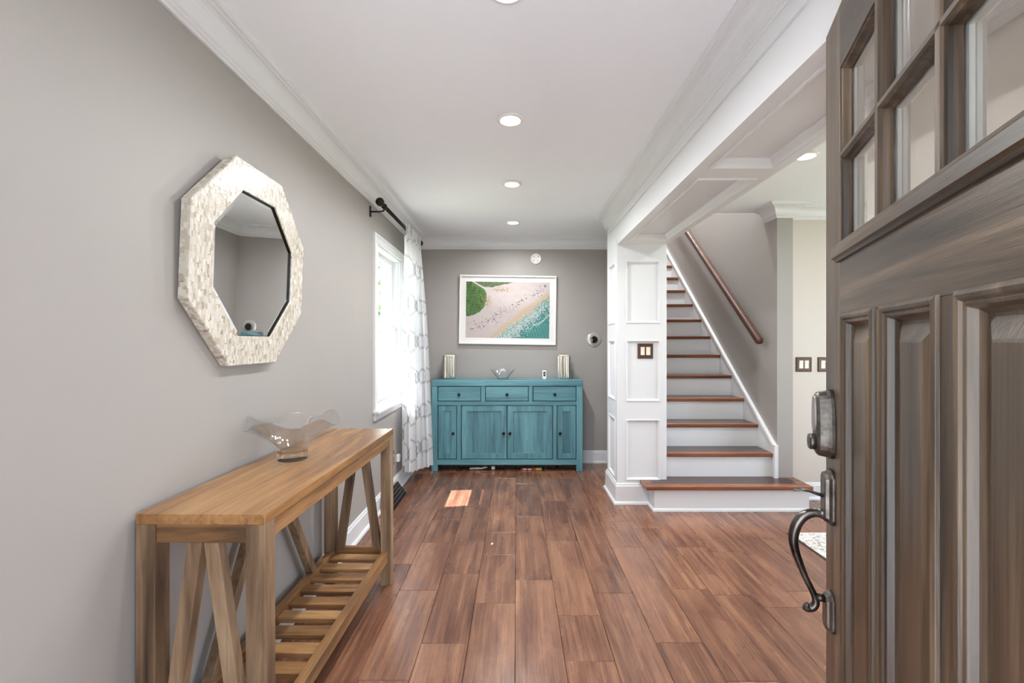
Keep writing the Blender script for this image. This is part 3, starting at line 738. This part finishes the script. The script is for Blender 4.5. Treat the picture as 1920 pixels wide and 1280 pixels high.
# back of the rod pocket
vb = []
for j in range(8):
    a = PI*j/7
    for i in range(NU+1):
        u = i/NU; r_ = .020 + .004*math.sin(2*PI*14*u)
        vb.append((-.958 + r_*math.cos(a), 3.86+.61*u, 2.302 + r_*math.sin(a)*1.1))
nbk = len(vb); m.add(vb, [(j*(NU+1)+i, j*(NU+1)+i+1, (j+1)*(NU+1)+i+1, (j+1)*(NU+1)+i) for j in range(7) for i in range(NU)], True)
uv += [(p[1], p[2]) for p in vb]
cu = m.build('curtain', CURT); tag(cu, 'white curtain with grey trellis pattern gathered at the far side of the window', 'curtain')
ul = cu.data.uv_layers.new(name='UVMap')
for lp in cu.data.loops: ul.data[lp.index].uv = uv[lp.vertex_index]

# ------------------------------------------------------------------ octagonal mirror
mr = thing('wall_mirror', 'octagonal mirror in a cream mother-of-pearl mosaic frame on the left wall', 'mirror', (XL+.006, 1.79, 1.605)); mr.rotation_euler = (0, .037, 0)
def octa(hy, hz, c, x):    # half extents, corner cut
    return [Vector((x, a, b)) for a, b in ((-hy, -c), (-hy, c), (-c, hz), (c, hz), (hy, c), (hy, -c), (c, -hz), (-c, -hz))]
k = Mt('mother_of_pearl', rough=.25, **{'Coat Weight': .25, 'Coat Roughness': .1})
vo = k.node('ShaderNodeTexVoronoi', distance='CHEBYCHEV'); vo.inputs['Scale'].default_value = 1; vo.inputs['Randomness'].default_value = .75
k.link(k.coord((60, 100, 50)), vo.inputs['Vector']); sp = k.node('ShaderNodeSeparateColor'); k.link(vo.outputs['Color'], sp.inputs[0])
k.base(k.ramp(sp.outputs[0], [(0, lin(158, 144, 124)), (.14, lin(184, 174, 158)), (.5, lin(198, 190, 177)), (1, lin(214, 209, 199))]))
k.rough(k.math('ADD', .10, k.math('MULTIPLY', sp.outputs[1], .25)))
hh = k.math('ADD', sp.outputs[2], k.math('MULTIPLY', k.noise(k.coord((40, 70, 70)), 1.5, 2), 1.2)); k.bump(hh, .35, .0025); PEARL = k.m
HY, HZ, CC = .373, .379, .156
xf = .043
m = MB(); m.loops([octa(HY, HZ, CC, .010), octa(HY, HZ, CC, xf-.003), octa(HY-.003, HZ-.003, CC-.001, xf), octa(HY-.108, HZ-.108, CC-.045, xf), octa(HY-.110, HZ-.110, CC-.046, xf-.002), octa(HY-.110, HZ-.110, CC-.046, .010)], ring=True)
m.build('mosaic_frame', PEARL, mr)
m = MB(); m.loops([octa(HY-.109, HZ-.109, CC-.0455, xf-.005), octa(HY-.112, HZ-.112, CC-.0467, xf-.005), octa(HY-.112, HZ-.112, CC-.0467, .030)]); m.build('black_inner_edge', BLACK, mr)
m = MB(); m.loops([octa(HY-.109, HZ-.109, CC-.0455, .0315), octa(HY-.128, HZ-.128, CC-.053, .0335)], False, True); m.build('mirror_glass', MIRROR, mr)
m = MB(); m.loops([octa(HY-.06, HZ-.06, CC-.025, 0), octa(HY-.06, HZ-.06, CC-.025, .012)], True, True); m.build('backing', DARKV, mr)

# ------------------------------------------------------------------ console table
TZ = .837
CT = thing('console_table', 'oak console table with slatted lower shelf against the left wall', 'console table', (-.864, 1.88, 0), -.012)
hx, hy = .180, .626
LW = .054
def tb(nm, mat, *boxes, bevel=.0015):
    m = MB()
    for b in boxes: m.box(*b)
    return m.build(nm, mat, CT, bevel=bevel)
tb('tabletop', TOPW, (-hx, hx, -hy, hy, TZ-.029, TZ))
for sx_ in (-1, 1):
    for sy_ in (-1, 1):
        a = (-hx if sx_ < 0 else hx-LW); b = (-hy if sy_ < 0 else hy-LW)
        tb('leg', LEGW, (a, a+LW, b, b+LW, 0, TZ-.029))
for sx_ in (-1, 1):
    x = -hx+.004 if sx_ < 0 else hx-.026
    tb('long_apron', RAILW, (x, x+.022, -hy+LW, hy-LW, TZ-.029-.052, TZ-.029))
for sy_ in (-1, 1):
    y = -hy+.004 if sy_ < 0 else hy-.026
    tb('end_apron', SLATW, (-hx+LW, hx-LW, y, y+.022, TZ-.029-.052, TZ-.029))
    tb('end_stretcher', SLATW, (-hx+LW, hx-LW, y+.004, y+.030, .150, .192))
    for s_ in (-1, 1):
        m = MB(); ym = -hy+LW/2 if sy_ < 0 else hy-LW/2
        m.bar((s_*.021, ym, TZ-.075), (s_*(hx-LW-.024), ym, .19), .040, .034, (0, 1, 0)); m.build('diagonal_brace', LEGW, CT, bevel=.0015)
for s_ in (-1, 1):
    m = MB(); m.bar((-hx+LW/2, s_*.03, TZ-.07), (-hx+LW/2, s_*.375, .165), .034, .040, (0, 1, 0)); m.build('diagonal_brace', LEGW, CT, bevel=.0015)
tb('shelf_rail', RAILW, (hx-.050, hx-.016, -hy+LW-.01, hy-LW+.01, .128, .184))
tb('shelf_rail', RAILW, (-hx+.016, -hx+.050, -hy+LW-.01, hy-LW+.01, .128, .184))
for i in range(11):
    y = .549 - .1035*i
    tb('shelf_slat', SLATW, (-hx+.050, hx-.050, y-.031, y+.031, .150, .168))

# ruffled glass bowl
t = thing('glass_bowl', 'clear glass bowl with ruffled flared rim standing on the console table', 'bowl', (-.905, 1.84, TZ), .5)
def rr_(r, z, a):
    t_ = max(0, (z-.05)/.11); return r*(1 + .05*t_*t_*math.cos(5*a+.6)), z + .015*t_*t_*math.sin(5*a+.2) + .007*t_**2*math.sin(3*a)
def brings(P, n=120):
    L = []
    for r, z in P: L.append([Vector((rr_(r, z, a)[0]*math.cos(a), rr_(r, z, a)[0]*math.sin(a), rr_(r, z, a)[1])) for a in [2*PI*k_/n for k_ in range(n)]])
    return L
m = MB(); m.loops(brings([(.056, .0375), (.060, .042), (.072, .062), (.095, .092), (.125, .122), (.152, .146), (.170, .158), (.171, .161), (.169, .163), (.166, .161), (.148, .150), (.121, .127), (.091, .098), (.067, .068), (.053, .052), (.040, .046), (.012, .044), (.001, .044)]), smooth=True); m.build('flared_body', THIN, t)
m = MB(); m.lathe([(.0555, 0), (.0585, .003), (.0585, .010), (.0575, .030), (.0575, .035), (.055, .037), (.001, .038)], n=64); m.build('solid_base', GLASS, t)
# ------------------------------------------------------------------ rug and scrap
k = Mt('rug_pile', rough=.95); rn = k.noise(k.coord((1,1,1)), 38, 5, .7, 1.5)
k.base(k.ramp(rn, [(.40, lin(120, 118, 122)), (.47, lin(190, 184, 178)), (.56, lin(222, 216, 208)), (.8, lin(206, 198, 190))])); k.bump(k.noise(k.coord((1,1,1)), 300, 2), .5, .003); RUG = k.m
t = thing('area_rug', 'pale grey patterned rug corner beyond the open door', 'rug', (2.67, 1.9, 0))
m = MB(); m.box(-.8, .8, -1.2, 1.22, 0, .009); m.build('pile', RUG, t, bevel=.003)
m = MB()
for a in ((-.808, .808, -1.208, -1.2), (-.808, .808, 1.22, 1.228), (-.808, -.8, -1.2, 1.22), (.8, .808, -1.2, 1.22)): m.box(a[0], a[1], a[2], a[3], 0, .007)
m.build('binding', Mt('rug_binding', lin(70, 66, 68), .9).m, t)
m = MB(); m.add([(0, 0, 0), (.012, .003, .0), (.014, .016, .003), (.004, .02, .002), (.001, .001, .002), (.012, .004, .002), (.013, .016, .005), (.004, .019, .004)], [(3,2,1,0), (4,5,6,7), (0,1,5,4), (1,2,6,5), (2,3,7,6), (3,0,4,7)])
o = m.build('paper_scrap', PLAST, loc=(-.165, 2.95, 0)); tag(o, 'tiny white paper scrap lying on the plank floor in mid hall', 'scrap')

# ------------------------------------------------------------------ entrance door
th = math.atan2(.928, .372)
DR = thing('door_1', 'dark stained oak entrance door with six panes, standing open', 'door', (.432, .2857, 0), th, None, 'structure')
DW, DH = .914, 2.07; T1 = -.024; T2 = -.046; zb0 = .012
def db(nm, mat, b, bevel=.0015, parent=None): m = MB(); m.box(*b); return m.build(nm, mat, parent or DR, bevel=bevel)
GX0, GX1, GZ0, GZ1 = .12, .794, 1.534, 1.926
px = [(.577, .766), (.341, .534), (.110, .288)]; PZ0, PZ1 = .22, 1.37
db('stile', DOORV, (.794, DW, T1, 0, zb0, DH)); db('stile', DOORV, (0, .11, T1, 0, zb0, DH))
db('top_rail', DOORH, (.11, .794, T1, 0, GZ1, DH))
db('lock_rail', DOORH, (.11, .794, T1, 0, PZ1, GZ0)); db('bottom_rail', DOORH, (.11, .794, T1, 0, zb0, PZ0))
for a, b in ((.766, .794), (.534, .577), (.288, .341)): db('mullion', DOORV, (a, b, T1, 0, PZ0, PZ1), .001)
# moulded ledge under the panes
lp_ = [(0, -.002), (.006, -.002), (.009, .003), (.015, .006), (.015, .026), (.011, .031), (.006, .034), (.004, .040), (0, .040)]
m = MB(); L = [[Vector((x, a, 1.494 + b)) for a, b in lp_] for x in (.10, .806)]; m.loops(L, True, True); m.build('ledge_moulding', DOORH, DR)
fd = lambda u, v, d: Vector((u, d, v))
for a, b in px:
    m = MB()
    m.loops(rect(fd, a, b, PZ0, PZ1, [(-.004, 0), (-.003, .005), (.003, .008), (.008, .006), (.011, .001), (.013, .003), (.017, .001), (.021, -.009), (.026, -.014), (.031, -.0145), (.056, -.004), (.060, -.003)]), False, True)
    m.build('panel', DOORV, DR, bevel=.0008)
PDW = paint('door_inside_white', lin(242, 240, 234), .35, .01)
# muntins and panes
pw = (GX1-GX0)/3; rows = [(GZ0, 1.724), (1.738, GZ1)]
def munt(f_): pass
m = MB()
for i in (1, 2):
    x = GX0 + pw*i
    m = MB(); m.loops([[Vector((x+a, b, z)) for a, b in ((-.010, -.020), (-.010, -.004), (-.007, 0), (.007, 0), (.010, -.004), (.010, -.020))] for z in (GZ0, GZ1)], True, True); m.build('muntin', DOORV, DR)
m = MB(); m.loops([[Vector((x, b, 1.731+a)) for a, b in ((-.007, -.020), (-.007, -.004), (-.004, 0), (.004, 0), (.007, -.004), (.007, -.020))] for x in (GX0, GX1)], True, True); m.build('muntin', DOORH, DR)
DGL = glass_thin('door_glass', .04)
for r0, r1 in rows:
    for i in range(3):
        a, b = GX0 + pw*i + (.010 if i else 0), GX0 + pw*(i+1) - (.010 if i < 2 else 0)
        db('glass_pane', DGL, (a-.002, b+.002, -.0235, -.0205, r0-.002, r1+.002), 0)
        # stained stop on the outside of the pane
        m = MB(); m.loops(rect(fd, a, b, r0, r1, [(0, -.003), (.003, -.006), (.004, -.016), (.008, -.0204), (0, -.0204)]))
        m.build('glazing_stop', DOORV, DR)
# white inner leaf
m = MB()
for b in ((0, .12, zb0, DH), (.794, DW, zb0, DH), (.12, .794, GZ1, DH), (.12, .794, zb0, GZ0)): m.box(b[0], b[1], T2, T1, b[2], b[3])
for i in (1, 2): m.box(GX0+pw*i-.010, GX0+pw*i+.010, T2, T1, GZ0, GZ1)
m.box(GX0, GX1, T2, T1, 1.724, 1.738)
for r0, r1 in rows:
    for i in range(3):
        a, b = GX0 + pw*i + (.010 if i else 0), GX0 + pw*(i+1) - (.010 if i < 2 else 0)
        m.loops(rect(fd, a, b, r0, r1, [(0, -.024), (.010, -.0245), (.011, -.030), (.006, -.034), (.005, -.040), (.000, -.046)]))
m.build('inner_leaf', PDW, DR)
# hardware
PEW = Mt('antique_pewter', lin(120, 114, 108), .36, .85); kk = PEW; kk.base(kk.ramp(kk.noise(kk.coord(), 30, 5, .7), [(.3, lin(60, 54, 50)), (.6, lin(104, 98, 91)), (.8, lin(136, 128, 118))])); kk.bump(kk.noise(kk.coord(), 60, 3), .25, .002); PEW = PEW.m
GRIPM = Mt('worn_black_iron', lin(62, 58, 56), .3, .9); kk = GRIPM; kk.base(kk.ramp(kk.noise(kk.coord((1,1,.5)), 26, 4), [(.35, lin(44, 40, 38)), (.7, lin(112, 104, 98))])); GRIPM = GRIPM.m
def sup(cx, cz, hw, hh_, top=1.0, p=3.0, n=40, y=0):     # rounded outline, narrower at top
    l = []
    for i in range(n):
        a = 2*PI*i/n; c_, s_ = math.cos(a), math.sin(a); r = 1/((abs(c_)**p + abs(s_)**p)**(1/p)); v = r*s_; u = r*c_*(1 + (top-1)*(v+1)/2)
        l.append(Vector((cx+u*hw, y, cz+v*hh_)))
    return l
HX = .854
dbm = MB(); dbm.loops([sup(HX, 1.117, .037, .082, .72, 2.6, y=0), sup(HX, 1.117, .037, .082, .72, 2.6, y=.008), sup(HX, 1.117, .034, .079, .72, 2.6, y=.014), sup(HX, 1.117, .032, .076, .72, 2.6, y=.030), sup(HX, 1.118, .028, .070, .72, 2.6, y=.036)], True, True, smooth=False)
dlk = dbm.build('deadbolt', PEW, DR, bevel=.0015)
m = MB(); m.loops([sup(HX, 1.140, .019, .044, .8, 2.6, y=.036), sup(HX, 1.140, .017, .042, .8, 2.6, y=.040)], False, True); m.build('keypad_cover', Mt('pewter_pale', lin(150, 144, 138), .3, .7).m, dlk, bevel=.001)
m = MB(); m.lathe([(.019, .034), (.019, .046), (.0165, .049), (.014, .0485), (.001, .0485)], (HX, 0, 1.073), 'y', 28); m.box(HX-.0012, HX+.0012, .0484, .0492, 1.066, 1.080); m.build('lock_cylinder', PEW, dlk)
def octp(cx, cz, hw, hh_, c, y): return [Vector((cx+a, y, cz+b)) for a, b in ((-hw, -hh_+c), (-hw, hh_-c), (-hw+c, hh_), (hw-c, hh_), (hw, hh_-c), (hw, -hh_+c), (hw-c, -hh_), (-hw+c, -hh_))]
m = MB(); m.loops([octp(HX, .944, .030, .064, .014, 0), octp(HX, .944, .030, .064, .014, .006), octp(HX, .944, .024, .058, .011, .012), octp(HX, .944, .022, .055, .010, .020)], True, True); hs = m.build('handle_set', PEW, DR, bevel=.0015)
m = MB(); m.loops([octp(HX, .672, .026, .046, .012, 0), octp(HX, .672, .026, .046, .012, .005), octp(HX, .672, .021, .041, .010, .011), octp(HX, .672, .019, .038, .009, .017)], True, True); m.build('lower_plate', PEW, hs, bevel=.0015)
pts = [(1551, 968, .014), (1543, 964, .022), (1530, 961, .035), (1516, 963, .050), (1503, 970, .063), (1494, 982, .073), (1489, 998, .079), (1489, 1016, .080), (1494, 1036, .075), (1503, 1058, .066), (1514, 1080, .056), (1524, 1100, .045), (1531, 1118, .036), (1532, 1130, .034), (1526, 1138, .040), (1518, 1139, .049), (1513, 1135, .056)]
gp = []
for x_, y_, d_ in pts:
    Yd = .2857 + .928*HX + .372*d_; gp.append(Vector((HX, d_, H - (y_-642)*Yd/F)))
# smooth
def cat(ps, n=5):
    out = []
    for i in range(len(ps)-1):
        p0, p1, p2, p3 = ps[max(i-1, 0)], ps[i], ps[i+1], ps[min(i+2, len(ps)-1)]
        for j in range(n):
            t_ = j/n; out.append(.5*((2*p1) + (p2-p0)*t_ + (2*p0-5*p1+4*p2-p3)*t_*t_ + (3*p1-p0-3*p2+p3)*t_**3))
    return out + [ps[-1]]
gs = cat(gp); nG = len(gs); rs = []
for i in range(nG):
    t_ = i/(nG-1); rs.append(.0095 + .0025*math.exp(-((t_-.30)/.16)**2) - .0025*math.exp(-((t_-.68)/.14)**2) + (.001 if t_ > .93 else 0))
m = MB(); m.tube(gs, rs, 18); m.build('pull_grip', GRIPM, hs)
m = MB(); m.tube([(HX, .010, .905), (HX, .03, .903)], .010, 14); m.tube([(HX, .012, gp[12].z), (HX, .036, gp[12].z)], .009, 14); m.build('grip_mount', GRIPM, hs)
m = MB(); L = []
for d_, dz, hw, ht in ((.018, 0, .006, .005), (.035, .004, .007, .004), (.050, .009, .012, .003), (.064, .010, .016, .0025), (.076, .007, .012, .002), (.080, .005, .005, .0015)):
    L.append([Vector((HX+a*hw, d_, .945+dz+b*ht)) for a, b in ((-1, 0), (-.5, .8), (.5, .8), (1, 0), (.5, -.8), (-.5, -.8))])
m.loops(L, True, True, smooth=True); m.build('thumb_latch', PEW, hs)
# hinges
for z in (.25, 1.05, 1.82):
    m = MB(); m.lathe([(.007, -.05), (.007, .05)], (-.004, -.050, z), 'z', 14); m.build('hinge', PEW, DR)
